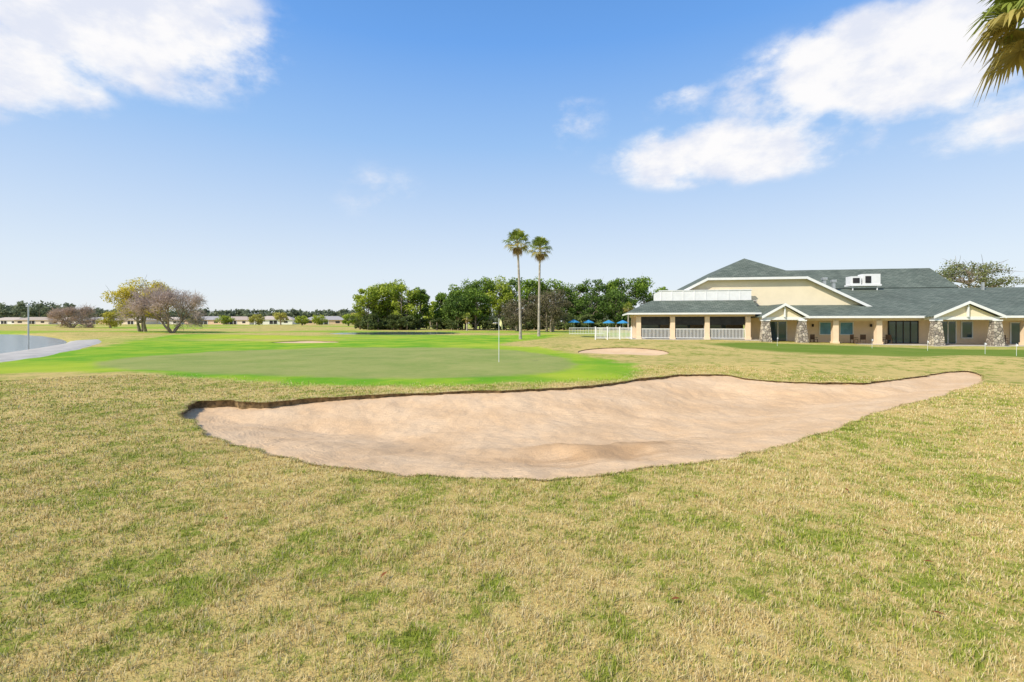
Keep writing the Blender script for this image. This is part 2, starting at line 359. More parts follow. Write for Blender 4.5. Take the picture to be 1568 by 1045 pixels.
clump=vnoise(gx*11,gy*11)*.6+vnoise(gx*27+5,gy*27)*.4
h=h*rng.uniform(.4,1.15,n)*np.clip(clump*2.1-.2,.2,1.6)
gz=H(gx,gy)
tilt=rng.uniform(.1,1.2,n); az=rng.uniform(0,2*math.pi,n)+2.5*vnoise(gx*6+9,gy*6)
az=np.where(rim,np.arctan2(rn[:,1],rn[:,0])+rng.normal(0,.7,n),az); tilt=np.where(rim,rng.uniform(.9,2.1,n),tilt); wa=az+math.pi/2+rng.normal(0,.5,n)
V=np.empty((n,3,3),np.float32)
V[:,0]=np.stack([gx-np.cos(wa)*w/2,gy-np.sin(wa)*w/2,gz-.003],1)
V[:,1]=np.stack([gx+np.cos(wa)*w/2,gy+np.sin(wa)*w/2,gz-.003],1)
V[:,2]=np.stack([gx+np.cos(az)*np.sin(tilt)*h,gy+np.sin(az)*np.sin(tilt)*h,gz+np.cos(tilt)*h+.004],1)
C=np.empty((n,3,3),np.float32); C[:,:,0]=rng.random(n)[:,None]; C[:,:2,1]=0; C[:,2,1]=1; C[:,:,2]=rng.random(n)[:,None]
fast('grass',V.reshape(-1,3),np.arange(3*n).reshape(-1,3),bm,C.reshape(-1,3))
print('blades',n)
V=[];F=[];C=[]
for (a,b_) in [(1.05,3.1),(2.6,2.95),(3.6,5.2),(.45,2.25),(-.9,3.4),(4.9,4.3),(1.9,5.0),(-2.6,4.4),(3.1,3.6)]+[(rng.uniform(-8,14),rng.uniform(3,9)) for _ in range(14)]:
    if sdf(BC,np.array([a]),np.array([b_]))[0]<.1: continue
    z0=float(H(np.array([a]),np.array([b_]))[0])+.036; t=rng.uniform(0,6.28); l=.035; ww=.014
    d=np.array([math.cos(t),math.sin(t),rng.uniform(-.1,.3)]); e=np.array([-math.sin(t),math.cos(t),.1]); c0=np.array([a,b_,z0]); i=len(V)
    V+=[c0-d*l,c0+e*ww+[0,0,.006],c0+d*l,c0-e*ww+[0,0,.008]]; F.append((i,i+1,i+2,i+3)); C+=[(.30,.11,.04)]*4
fast('fallen_leaves',np.array(V),np.array(F),leafm,np.array(C))

# ------------------------------------------------------------ trees
def leaves(cn,size,rg):
    n=len(cn); a=rg.normal(size=(n,3)); a/=np.linalg.norm(a,axis=1)[:,None]; b_=rg.normal(size=(n,3)); b_-=a*(a*b_).sum(1)[:,None]; b_/=np.linalg.norm(b_,axis=1)[:,None]
    s=size*rg.uniform(.6,1.3,n)[:,None]; a=a*s; b_=b_*s*.55
    return np.stack([cn+a,cn+b_,cn-a,cn-b_],1).reshape(-1,3), np.arange(4*n).reshape(-1,4)
def tree(name,x,y,h,w,low=.3,pal=((.05,.09,.02),(.13,.18,.035)),ncl=26,nl=130,leaf=.3,tr=.25,trunks=1,seed=0,shape=1.0,barkm=None,clr=.2,limbs=True):
    rg=np.random.default_rng(seed+int(abs(x)*10)); z0=float(H(np.array([x]),np.array([y]))[0])
    e=empty(name,(x,y,z0)); V=[];F=[]
    cz=h*(low+1)/2; rz=h*(1-low)/2; cl=[]
    while len(cl)<ncl:
        p=rg.uniform(-1,1,3); q=np.linalg.norm(p)
        if q>1 or q<.35: continue
        p=p/q*q**.6
        taper=1-(1-shape)*max(0,p[2])
        cl.append(np.array([p[0]*w/2*.82*taper,p[1]*w/2*.82*taper,cz+p[2]*rz*.86]))
    tops=[]
    for t in range(trunks):
        ox=rg.uniform(-.3,.3)*w*(.5 if trunks>1 else 0); oy=rg.uniform(-.15,.15)*w*(1 if trunks>1 else 0)
        lean=rg.uniform(-.05,.05,2)*h; pts=[(ox*.6,oy*.6,-.3)]; 
        for i in range(1,6):
            f=i/5; pts.append((ox*(.6+.4*f)+lean[0]*f+rg.normal(0,.02*h*.3),oy+lean[1]*f+rg.normal(0,.02*h*.3),h*.86*f))
        tube(V,F,pts,[tr*(1-.8*i/5)*(1.25 if i==0 else 1) for i in range(6)],7); tops.append(pts)
    if limbs:
        for c in cl:
            tp=tops[rg.integers(len(tops))]; zz=max(h*low*.75,c[2]-rz*.5); f=min(.98,zz/(h*.86))*5; i=int(f); 
            s=np.array(tp[i])*(1-(f-i))+np.array(tp[min(i+1,5)])*(f-i); m=(s+c)/2+rg.normal(0,.03*w,3)+np.array([0,0,.02*h])
            tube(V,F,[s,m,c],[tr*.38,tr*.24,tr*.07],5)
            for _ in range(3):
                q=c+rg.normal(0,.09*w,3); tube(V,F,[m*.4+c*.6,(m+q)/2*.3+q*.7,q],[tr*.14,tr*.08,tr*.03],3)
    poly('trunk',V,[f for f in F],barkm or bark,e,True)
    P=[];C=[]
    lo=np.array(pal[0]); hi=np.array(pal[1])
    for c in cl:
        rr_=w*clr*rg.uniform(.55,1.2); n=int(nl*rg.uniform(.6,1.3))
        d=rg.normal(size=(n,3)); d/=np.linalg.norm(d,axis=1)[:,None]; rad_=rr_*rg.uniform(.25,1.05,n)[:,None]**.7
        q=c+d*rad_*np.array([1,1,.75]); P.append(q)
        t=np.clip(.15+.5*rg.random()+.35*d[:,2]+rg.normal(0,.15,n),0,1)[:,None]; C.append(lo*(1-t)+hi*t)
    P=np.concatenate(P); C=np.concatenate(C)
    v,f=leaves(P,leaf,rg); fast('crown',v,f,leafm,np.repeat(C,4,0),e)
    return e
def bare(name,x,y,h,w,low,colr,n_t,seed,tr=.25,twl=.8,tww=.035):
    rg=np.random.default_rng(seed); z0=float(H(np.array([x]),np.array([y]))[0]); e=empty(name,(x,y,z0)); V=[];F=[];ends=[]
    def grow(p,d,l,r,dep):
        q=p+d*l; m=(p+q)/2+rg.normal(0,.06*l,3)
        tube(V,F,[p,m,q],[r,r*.8,r*.6],5)
        if dep==0: ends.append((q,d)); return
        for _ in range(rg.integers(3,5)):
            nd=d+rg.normal(0,.55,3); nd[2]+=.12; nd/=np.linalg.norm(nd); grow(q,nd,l*rg.uniform(.6,.85),r*.58,dep-1)
    for i in range(4):
        a=i*1.57+rg.uniform(-.4,.4); d=np.array([math.cos(a)*.85*w/h,math.sin(a)*.85*w/h,1.15]); d/=np.linalg.norm(d)
        grow(np.array([math.cos(a)*.15,math.sin(a)*.15,-.1]),d,h*.30,tr,3)
    poly('trunk',V,F,bark,e,True)
    P=[];D=[]
    for q,d in ends:
        k=n_t; dd=d+rg.normal(0,.7,(k,3)); dd/=np.linalg.norm(dd,axis=1)[:,None]; P.append(q+rg.normal(0,.45,(k,3))); D.append(dd)
    P=np.concatenate(P);D=np.concatenate(D); n=len(P); s=np.cross(D,rg.normal(size=(n,3))); s/=np.linalg.norm(s,axis=1)[:,None]
    l=twl*rg.uniform(.5,1.2,n)[:,None]; vv=np.stack([P-s*tww,P+s*tww,P+D*l],1).reshape(-1,3)
    c=np.array(colr)*rg.uniform(.7,1.25,(n,1)); fast('twigs',vv,np.arange(3*n).reshape(-1,3),leafm,np.repeat(c,3,0),e)
    return e
def X(px_,Y): return (px_-784)/740*Y
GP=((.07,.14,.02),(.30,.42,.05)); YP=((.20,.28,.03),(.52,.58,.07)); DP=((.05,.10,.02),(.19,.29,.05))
for i,(cx,hh,ww,Y,lo,pl) in enumerate([(568,11.8,9,125,.15,YP),(594,13.0,10,128,.18,YP),(618,12.8,9.5,124,.18,YP),(638,11.4,7,127,.12,GP),(582,9,7,131,.1,GP),(606,10,8,130,.1,YP)]):
    tree('oak_tree',X(cx,Y),Y,hh,ww,lo,pl,26,150,.28,.2,2,seed=i,clr=.18)
for i,(cx,hh,ww,Y,lo,pl) in enumerate([(684,11,9.5,130,.12,GP),(708,13.6,10.5,134,.18,GP),(738,14.6,11.5,138,.22,GP),(762,15.4,11,136,.22,YP),(790,15.4,11,140,.22,GP),(818,14.4,11,132,.18,GP),(848,13.6,11,130,.18,GP),(700,9.5,9,124,.1,DP),(730,11,9.5,126,.1,GP)]):
    tree('pine_tree',X(cx,Y),Y,hh,ww,lo,pl,30,150,.29,.2,2,seed=10+i,clr=.18)
for i,(cx,hh,ww,Y,lo,pl) in enumerate([(884,13.6,9.5,135,.2,GP),(910,14.4,10.5,137,.22,DP),(934,15.2,10,139,.22,GP),(958,14.8,12.5,133,.12,GP),(984,14.6,12.5,134,.12,GP),(1008,13.6,10,138,.12,GP),(870,12.4,9.5,140,.12,DP),(1060,13.3,10,150,.2,GP),(945,11,11,128,.1,DP),(900,10,10,128,.08,DP)]):
    tree('pine_tree',X(cx,Y),Y,hh,ww,lo,pl,28,140,.29,.2,2,seed=30+i,clr=.18)
BP=((.10,.09,.05),(.26,.22,.12))
tree('live_oak_tree',X(842,98),98,9.2,9.5,.08,BP,40,180,.17,.25,3,seed=51,clr=.17)
tree('live_oak_tree',X(795,100),100,7.2,8,.05,BP,34,180,.17,.25,3,seed=52,clr=.17)
tree('oak_tree',X(222,98),98,10.2,13,.24,((.50,.42,.05),(.88,.74,.12)),66,190,.17,.28,3,seed=60,clr=.12)
bare('bare_tree',X(264,93),93,10.6,11.0,.2,(.54,.43,.36),50,61,.26,.9,.040)
bare('bare_tree',X(112,150),150,8,10,.2,(.48,.36,.28),34,62,.25,1.2,.06)
tree('oak_tree',X(172,150),150,5.5,7,.1,((.34,.32,.04),(.66,.58,.1)),22,120,.22,.2,2,seed=63)
tree('oak_tree',X(1478,88),88,13.8,15,.42,((.12,.14,.06),(.34,.36,.15)),60,110,.17,.3,2,seed=70,clr=.11)
tree('oak_tree',X(1580,95),95,11,9,.4,((.12,.14,.06),(.34,.36,.15)),24,90,.16,.3,2,seed=71,clr=.14)
for i,(cx,Y,hh,ww) in enumerate([(430,240,6.5,8),(490,260,5.5,8),(462,230,4.5,7),(545,220,5.5,8),(648,170,8.5,8),(662,175,10,7),(395,250,5,9),(345,260,4.5,9),(535,210,5,7),(300,240,4.5,7),(655,140,6,5)]):
    tree('small_tree',X(cx,Y),Y,hh,ww,.12,YP if i%3 else ((.36,.34,.06),(.62,.56,.14)),16,90,.35,.2,2,seed=80+i,clr=.2)
def mass(name,items,pal,leaf,nl,seed):
    rg=np.random.default_rng(seed); P=[];C=[];V=[];F=[]
    lo,hi=map(np.array,pal)
    for (x,y,h,w) in items:
        z0=float(H(np.array([x]),np.array([y]))[0]); k=9; br_=rg.uniform(.75,1.2)
        for j in range(k):
            c=np.array([x+rg.uniform(-.35,.35)*w,y+rg.uniform(-.35,.35)*w,z0+h*rg.uniform(.18,.88)]); 
            d=rg.normal(size=(nl,3)); d/=np.linalg.norm(d,axis=1)[:,None]
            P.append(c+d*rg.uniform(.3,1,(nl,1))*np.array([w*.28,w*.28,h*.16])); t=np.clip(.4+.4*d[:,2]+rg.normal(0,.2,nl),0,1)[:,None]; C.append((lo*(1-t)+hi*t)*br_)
        tube(V,F,[(x,y,z0-.3),(x,y,z0+h*.7)],[.25,.1],5)
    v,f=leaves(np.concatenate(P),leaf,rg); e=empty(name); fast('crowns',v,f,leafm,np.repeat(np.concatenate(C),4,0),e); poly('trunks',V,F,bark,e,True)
it=[]
for i in range(500):
    p=rng.uniform(-260,1100) if i>140 else rng.uniform(-60,560); Y=rng.uniform(400,520)
    if p<110: hh=rng.uniform(14,21)
    elif p<200: hh=rng.uniform(11,15)
    elif p<560: hh=rng.uniform(9,14)
    else: hh=rng.uniform(10,16)
    it.append((X(p,Y),Y,hh*Y/430,rng.uniform(7,13)))
mass('distant_trees',it,((.10,.14,.09),(.26,.29,.15)),1.1,26,5)
it=[]
for i in range(120):
    p=rng.choice([rng.uniform(550,645),rng.uniform(668,880),rng.uniform(860,1060)]); Y=rng.uniform(116,140); it.append((X(p,Y),Y,rng.uniform(1.5,4.2),rng.uniform(2.5,5)))
mass('undergrowth_shrubs',it,((.06,.09,.03),(.19,.23,.06)),.28,60,6)

# ------------------------------------------------------------ palms
stalk=simple('palm_leaf_stalk',(.28,.28,.09))
def palm(name,x,y,h,seed,R_=1.5,nf=34,lean=(0,0),seg=16,tr=.17):
    rg=np.random.default_rng(seed); z0=float(H(np.array([x]),np.array([y]))[0]); e=empty(name,(x,y,z0)); V=[];F=[]
    pts=[(lean[0]*(i/10)**1.5,lean[1]*(i/10)**1.5,-.2+(h+.2)*i/10) for i in range(11)]
    tube(V,F,pts,[tr*(1.5 if i==0 else 1.1-.35*i/10) for i in range(11)],10); poly('trunk',V,F,palmbark,e,True)
    V=[];F=[];C=[]; top_=np.array(pts[-1])
    PV=[];PF=[]
    for i in range(nf):
        f=i/nf; el=rad(80-150*f+rg.uniform(-8,8)); a=i*2.399+rg.uniform(-.2,.2)
        dead=f>.74
        if dead: el=rad(rg.uniform(-85,-60))
        d=np.array([math.cos(a)*math.cos(el),math.sin(a)*math.cos(el),math.sin(el)])
        pl=R_*(.48 if not dead else .3)*rg.uniform(.85,1.15); c=top_+np.array([0,0,-.25*R_*f])+d*pl+np.array([0,0,-.04]); 
        tube(PV,PF,[top_+np.array([0,0,-.2*R_*f]),(top_+c)/2+np.array([0,0,.04*R_]),c],[.03,.022,.015],4)
        side=np.cross(d,[0,0,1]); side/=np.linalg.norm(side)+1e-6; up=np.cross(side,d)
        fr=R_*.58*rg.uniform(.85,1.1)*(.8 if dead else 1)
        col=np.array([.42,.29,.13]) if dead else (np.array([.22,.30,.05])*(1-f)+np.array([.30,.31,.06])*f if f>.15 else np.array([.46,.48,.08]))
        if not dead and f>.55: col=np.array([.40,.33,.09])
        for s in range(seg):
            th=rad(-100+200*s/(seg-1)); sd=d*math.cos(th)+side*math.sin(th); ln=fr*(1-.25*abs(th)/1.75)*rg.uniform(.9,1.1)
            m=c+sd*ln*.6+up*.05*R_*math.cos(th); tip=c+sd*ln*.95+np.array([0,0,-ln*rg.uniform(.15,.45)]); wv=np.cross(sd,up); wv/=np.linalg.norm(wv)+1e-6; wd=fr*.055
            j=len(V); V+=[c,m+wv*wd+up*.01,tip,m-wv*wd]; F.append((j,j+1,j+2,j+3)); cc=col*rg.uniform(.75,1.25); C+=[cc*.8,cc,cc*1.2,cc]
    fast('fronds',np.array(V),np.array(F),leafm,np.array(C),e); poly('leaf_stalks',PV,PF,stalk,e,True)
    return e
palm('palm_tree',X(797,54),54,11.0,1,1.75,40,(-.35,0),tr=.145)
palm('palm_tree',X(825,60),60,11.0,2,1.75,40,(.15,0),tr=.15)
palm('palm_tree',13.75,12,9.9,4,2.05,48,(0,0),26,.2)
palm('palm_tree',X(962,112),112,5.5,5,1.6,30)
palm('palm_tree',X(715,112),112,3.2,6,1.4,26)

# ------------------------------------------------------------ clubhouse
B=empty('clubhouse',(13.2,53,0),math.atan2(-.165,.986))
box('terrace_floor',-.2,12.9,-.2,9,-.8,.05,conc,B)
cols=[(s-.24,s+.24,0,.46,.05,2.5) for s in (.67,4.24,7.8,11.9)]+[(.43,.9,v_,v_+.45,.05,2.5) for v_ in (3.5,7.2)]
boxes('terrace_columns',cols,cream,B)
boxes('column_bases',[(a-.05,b_+.05,c-.05,d+.05,.052,.3) for a,b_,c,d,_,_ in cols],cream,B)
box('terrace_beam',.2,12.6,.05,.4,2.5,2.8,cream,B)
box('terrace_side_beam',.3,.62,.4,8.4,2.5,2.8,cream,B)
boxes('rolldown_screens',[(.95,3.95,.2,.24,1.6,2.5),(4.52,7.52,.2,.24,1.6,2.5),(8.08,11.62,.2,.24,1.6,2.5)],dark,B)
rl=[]
def rail(s0,s1,v_,z0=.05,h=1.15,st=.14):
    rl.append((s0,s1,v_-.03,v_+.03,z0+h-.08,z0+h)); rl.append((s0,s1,v_-.025,v_+.025,z0+.1,z0+.17))
    n=int((s1-s0)/st)
    for i in range(n+1):
        s=s0+(s1-s0)*i/n; rl.append((s-.025,s+.025,v_-.018,v_+.018,z0+.17,z0+h-.08))
for a,b_ in ((.95,3.95),(4.52,7.52),(8.08,11.62)): rail(a,b_,.12)
boxes('railing',rl,white,B)
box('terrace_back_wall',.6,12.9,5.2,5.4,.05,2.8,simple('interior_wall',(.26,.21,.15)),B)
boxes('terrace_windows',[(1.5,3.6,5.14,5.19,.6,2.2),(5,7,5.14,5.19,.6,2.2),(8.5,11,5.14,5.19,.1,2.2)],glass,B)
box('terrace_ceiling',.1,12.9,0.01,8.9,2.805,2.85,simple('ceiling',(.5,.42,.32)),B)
slab('terrace_roof_front',[(-.5,-.6,2.9),(13.0,-.6,2.9),(13.0,2.2,4.32),(2.3,2.2,4.32)],.06,shing,B)
slab('terrace_roof_side',[(-.5,9,2.9),(-.5,-.6,2.9),(2.3,2.2,4.32),(2.3,9,4.32)],.06,shing,B)
boxes('terrace_fascia',[(-.55,13.0,-.66,-.605,2.72,2.9),(-.56,-.505,-.6,9,2.72,2.9)],white,B)
box('roof_deck',2.3,13.5,2.25,9,4.2,4.3,conc,B)
pp=[(3.2,12.9,2.3,2.42,4.33,5.42),(3.2,3.32,2.42,8,4.33,5.42),(3.1,13.0,2.24,2.48,5.42,5.5)]+[(s,s+.1,2.27,2.3,4.33,5.42) for s in np.arange(3.3,12.8,1.2)]
boxes('roof_parapet',pp,white,B)
g=13.5; R0=9.5; k_=.52
def rz(s): return R0-k_*abs(s-g)
L_,Rr=g-7.3,g+11.9
wall=[(L_,3,2.6),(Rr-.2,3,2.6),(Rr-.2,3,rz(Rr-.2)-.15),(g+5,3,rz(g+5)-.15),(g-5,3,rz(g-5)-.15),(L_,3,rz(L_)-.15)]
wb=[(a,25,c) for a,_,c in wall]; n=6
poly('hall_walls',wall+wb,[tuple(range(n)),tuple(reversed(range(n,2*n)))]+[(i,(i+1)%n,(i+1)%n+n,i+n) for i in range(n)],cream2,B)
slab('hall_roof_right',[(g,6.9,R0),(g,25,R0),(Rr,25,rz(Rr)),(Rr,2.5,rz(Rr)),(g+5.1,2.5,rz(g+5.1))][::-1],.1,shing,B)
slab('hall_roof_left',[(g,6.9,R0),(g-5.1,2.5,rz(g-5.1)),(L_-.5,2.5,rz(L_-.5)),(L_-.5,25,rz(L_-.5)),(g,25,R0)][::-1],.1,shing,B)
slab('hall_roof_hip',[(g-5.1,2.5,rz(g-5.1)),(g+5.1,2.5,rz(g+5.1)),(g,6.9,R0)],.1,shing,B)
def beam(name,p,q,t,d,mat):
    v=[(p[0],p[1],p[2]),(q[0],q[1],q[2]),(q[0],q[1],q[2]-t),(p[0],p[1],p[2]-t)]; v+= [(a,b_+d,c) for a,b_,c in v]
    return poly(name,v,[(0,3,2,1),(4,5,6,7),(0,1,5,4),(1,2,6,5),(2,3,7,6),(3,0,4,7)],mat,B)
beam('rake_trim_right',(g+5.1,2.42,rz(g+5.1)+.03),(Rr,2.42,rz(Rr)+.03),.3,.07,white)
beam('rake_trim_left',(L_-.5,2.42,rz(L_-.5)+.03),(g-5.1,2.42,rz(g-5.1)+.03),.3,.07,white)
beam('clip_trim',(g-5.1,2.41,rz(g-5.1)+.0),(g+5.1,2.41,rz(g+5.1)+.0),.26,.07,white)
slab('rear_roof_front',[(14,11,6.1),(38.6,11,6.1),(38.6,16,8.9),(14,16,8.9)],.1,shing,B)
slab('rear_roof_back',[(14,16.01,8.9),(38.6,16.01,8.9),(38.6,21,6.1),(14,21,6.1)],.1,shing,B)
poly('rear_gable_wall',[(38.3,11.3,2),(38.3,20.7,2),(38.3,20.7,6.1),(38.3,16,8.75),(38.3,11.3,6.1)],[(0,1,2,3,4)],cream2,B)
S1=48
box('wing_floor',12.95,S1,-.3,2.7,-1.2,-.35,conc,B)
box('wing_wall',12.95,S1,2.8,3.0,-1.2,3.1,cream,B)
slab('wing_roof_front',[(13.05,-.6,2.5),(S1,-.6,2.5),(S1,9,5.86),(13.05,9,5.86)],.08,shing,B)
slab('wing_roof_back',[(25,9.01,5.86),(S1,9.01,5.86),(S1,18,2.7),(25,18,2.7)],.08,shing,B)
box('wing_fascia',13.05,S1,-.67,-.605,2.3,2.52,white,B)
box('porch_beam',13.05,S1,.0,.3,2.05,2.42,cream,B)
box('porch_ceiling',13.05,S1,.31,2.79,2.36,2.40,simple('porch_ceiling',(.6,.5,.38)),B)
boxes('porch_columns',[(s-.26,s+.26,-.1,.42,-.6,2.05) for s in (20.3,24.3,37.2,42)],cream,B)
boxes('porch_column_bases',[(s-.32,s+.32,-.16,.48,-.6,-.1) for s in (20.3,24.3,37.2,42)],cream,B)
wins=[(20.0,21.2),(22.0,23.2)]
boxes('blue_windows',[(a,b_,2.72,2.76,.6,1.85) for a,b_ in wins],bluew,B)
def frame(a,b_,z0,z1,v_=2.7,t=.09,mid=1):
    r=[(a-t,a,v_,v_+.08,z0-t,z1+t),(b_,b_+t,v_,v_+.08,z0-t,z1+t),(a,b_,v_,v_+.08,z1,z1+t),(a,b_,v_,v_+.08,z0-t,z0)]
    for i in range(mid):
        c=a+(b_-a)*(i+1)/(mid+1); r.append((c-t/2,c+t/2,v_+.005,v_+.075,z0,z1))
    return r
fr=[]
for a,b_ in wins: fr+=frame(a,b_,.6,1.85,mid=0)
fr+=frame(31.5,32.9,-.33,1.95,mid=1)+frame(33.5,34.4,.3,1.9,mid=0)+frame(14.9,16.6,-.33,1.95,mid=1)+frame(37.9,39.6,-.33,1.8,mid=1)
boxes('window_frames',fr,white,B)
boxes('glass_doors',[(31.5,32.9,2.74,2.78,-.33,1.95),(33.5,34.4,2.74,2.78,.3,1.9),(14.9,16.6,2.74,2.78,-.33,1.95),(37.9,39.6,2.74,2.78,-.33,1.8),(26.7,29.4,2.74,2.78,-.3,1.95)],glass,B)
boxes('dark_door_frames',frame(26.7,29.4,-.3,1.95,mid=3),dark,B)
boxes('wall_lamps',[(s,s+.14,2.6,2.79,1.4,1.7) for s in (19.2,24.9,30.6)],dark,B)
def pillar(s,v_,nm):
    a,c=.52,.30; z0,z1=-.75,2.0
    poly(nm,[(s-a,v_-a,z0),(s+a,v_-a,z0),(s+a,v_+a,z0),(s-a,v_+a,z0),(s-c,v_-c,z1),(s+c,v_-c,z1),(s+c,v_+c,z1),(s-c,v_+c,z1)],BF,stone,B)
    box(nm+'_cap',s-.36,s+.36,v_-.36,v_+.36,2.0,2.12,white,B)
def entry(s0,s1,pk,tag):
    c=(s0+s1)/2; v0=-2.0; ez=2.45; o=.5
    slab(tag+'_roof_l',[(s0-o,v0,ez),(c,v0,pk),(c,3.2,pk),(s0-o,3.2,ez)][::-1],.07,shing,B)
    slab(tag+'_roof_r',[(c,v0,pk),(s1+o,v0,ez),(s1+o,3.2,ez),(c,3.2,pk)][::-1],.07,shing,B)
    beam(tag+'_rake_l',(s0-o,v0-.08,ez+.05),(c,v0-.08,pk+.05),.26,.07,white); beam(tag+'_rake_r',(c,v0-.08,pk+.05),(s1+o,v0-.08,ez+.05),.26,.07,white)
    poly(tag+'_gable',[(s0-.1,v0+.35,ez-.1),(s1+.1,v0+.35,ez-.1),(c,v0+.35,pk-.2)],[(0,1,2)],cream2,B)
    boxes(tag+'_beams',[(s0-.2,s1+.2,v0+.3,v0+.62,2.12,2.4),(s0-.15,s0+.15,v0+.64,0,2.12,2.4),(s1-.15,s1+.15,v0+.64,0,2.12,2.4)],white,B)
    boxes(tag+'_truss',[(c-.06,c+.06,v0+.1,v0+.3,2.4,pk-.3)],white,B)
    box(tag+'_slab',s0-.6,s1+.6,v0-.3,-.31,-1.2,-.36,conc,B)
    pillar(s0,v0+.5,tag+'_pillar_l'); pillar(s1,v0+.5,tag+'_pillar_r')
entry(13.1,16.5,3.75,'entry_a'); entry(28.5,33.5,3.85,'entry_b')
boxes('rooftop_ac_unit',[(25.6,28.9,8.2,9.6,6.15,6.35),(25.7,26.8,8.3,9.5,6.352,7.3),(27.0,28.8,8.25,9.5,6.352,7.55),(25.9,26.0,8.4,8.5,5.4,6.15),(28.5,28.6,8.4,8.5,5.4,6.15)],white,B)
boxes('ac_grilles',[(27.2,27.8,8.2,8.248,6.5,7.3),(25.9,26.6,8.25,8.298,6.5,7.1)],dark,B)
boxes('roof_vents',[(22.6,22.9,8,8.3,5.4,6.9),(22.5,23.0,7.9,8.4,6.902,7.2),(23.6,23.9,8,8.3,5.4,6.6),(23.5,24.0,7.9,8.4,6.602,6.9),(39,39.2,8.0,8.2,5.4,6.4)],metal,B)
Fe=empty('white_fence',(13.2,53,0),math.atan2(-.165,.986)); rl=[]
rail(-4.0,-.05,.1,.0,1.3); 
for s in (-4,-2.7,-1.35,-.1): rl.append((s-.07,s+.07,.02,.18,-.1,1.4))
for s in np.arange(-6,0,.14): rl.append((-4.02,-3.98,.2+(s+6)*1.5,.25+(s+6)*1.5,.1,1.22))
rl.append((-4.03,-3.97,.2,9.2,1.22,1.3))
boxes('pickets',rl,white,Fe)
Fe2=empty('white_fence',(0,0,0)); rl=[]
for s in np.arange(9.0,14.5,.25): rl.append((s,s+.04,76,76.04,0,1.1))
rl+=[(9,14.5,75.94,75.99,1.0,1.07),(9,14.5,75.94,75.99,.1,.17)]; boxes('pickets',rl,white,Fe2)
def umbrella(x,y,zz=2.3,r=1.2):
    e=empty('patio_umbrella',(x,y,float(H(np.array([x]),np.array([y]))[0]))); V=[];F=[]
    tube(V,F,[(0,0,-.1),(0,0,zz+.1)],[.04,.04],6); poly('pole',V,F,white,e)
    V=[(0,0,zz+.25)]+[(r*math.cos(i*math.pi/4),r*math.sin(i*math.pi/4),zz-.3) for i in range(8)]+[(r*math.cos(i*math.pi/4),r*math.sin(i*math.pi/4),zz-.42) for i in range(8)]
    poly('canopy',V,[(0,1+i,1+(i+1)%8) for i in range(8)]+[(1+i,9+i,9+(i+1)%8,1+(i+1)%8) for i in range(8)],bluec,e)
for x_,y_ in ((12.4,97),(16.0,101),(19.6,98),(22.0,96)): umbrella(x_,y_)
def chair(x,y,zz,ro,m=brown):
    e=empty('patio_chair',(x,y,zz),ro)
    boxes('frame',[(-.25,.25,-.25,.25,.42,.47),(-.25,.25,.21,.25,.47,.95),(-.25,-.21,-.25,-.21,0,.42),(.21,.25,-.25,-.21,0,.42),(-.25,-.21,.2,.245,0,.42),(.21,.25,.2,.245,0,.42),(-.25,-.21,-.25,.2,.6,.64),(.21,.25,-.25,.2,.6,.64)],m,e)
def loc(s,v_): 
    c,sn=math.cos(math.atan2(-.165,.986)),math.sin(math.atan2(-.165,.986)); return 13.2+c*s-sn*v_,53+sn*s+c*v_
for s,v_,ro in ((22.6,1.2,.3),(23.5,1.3,-.6),(25.2,1.2,.2),(26.0,1.4,2.2),(18.8,1.3,.1),(35.3,1.2,.4),(36.2,1.3,-.4)):
    a,b_=loc(s,v_); chair(a,b_,-.35,ro)
for s,v_ in ((2.4,1.8),(6,2),(9.6,1.8),(3.2,3),(10.5,3)):
    a,b_=loc(s,v_); chair(a,b_,.05,s)

# ------------------------------------------------------------ flagsticks & pole
def flag(name,x,y,h,r=.012,col=None,fl=True):
    e=empty(name,(x,y,float(H(np.array([x]),np.array([y]))[0]))); V=[];F=[]
    tube(V,F,[(0,0,-.1),(0,0,h)],[r,r*.8],6); poly('pole',V,F,white,e,True)
    if fl:
        V=[];F=[]
        for i in range(7):
            for j in range(4):
                t=i/6; V.append((.012+.16*t*h/2,.05*math.sin(t*6+j*.6),h-.02-.30*(j/3)*h/2-.30*t*t*h/2))
        for i in range(6):
            for j in range(3): a=i*4+j; F.append((a,a+4,a+5,a+1))
        poly('flag',V,F,col,e,True)
fy=simple('flag_cloth',(.75,.70,.35),.8)
flag('golf_flagstick',X(764,21.5),21.5,1.95,.015,fy)
fw=simple('white_flag_cloth',(.8,.8,.8),.8)
for x_,y_ in ((X(1335,35),35),(X(1420,33),33),(X(1508,29),29),(X(1556,27),27),(X(1190,38),38)): flag('practice_flag',x_,y_,.7,.010,fw)
e=empty('metal_pole',(X(44,37),37,-.2)); V=[];F=[]; tube(V,F,[(0,0,-1),(0,0,3.4)],[.06,.05],8); tube(V,F,[(0,0,3.4),(0,0,3.5)],[.09,.02],8); poly('shaft',V,F,metal,e,True)
box('light_head',-.12,.12,-.1,.1,3.25,3.36,metal,e)

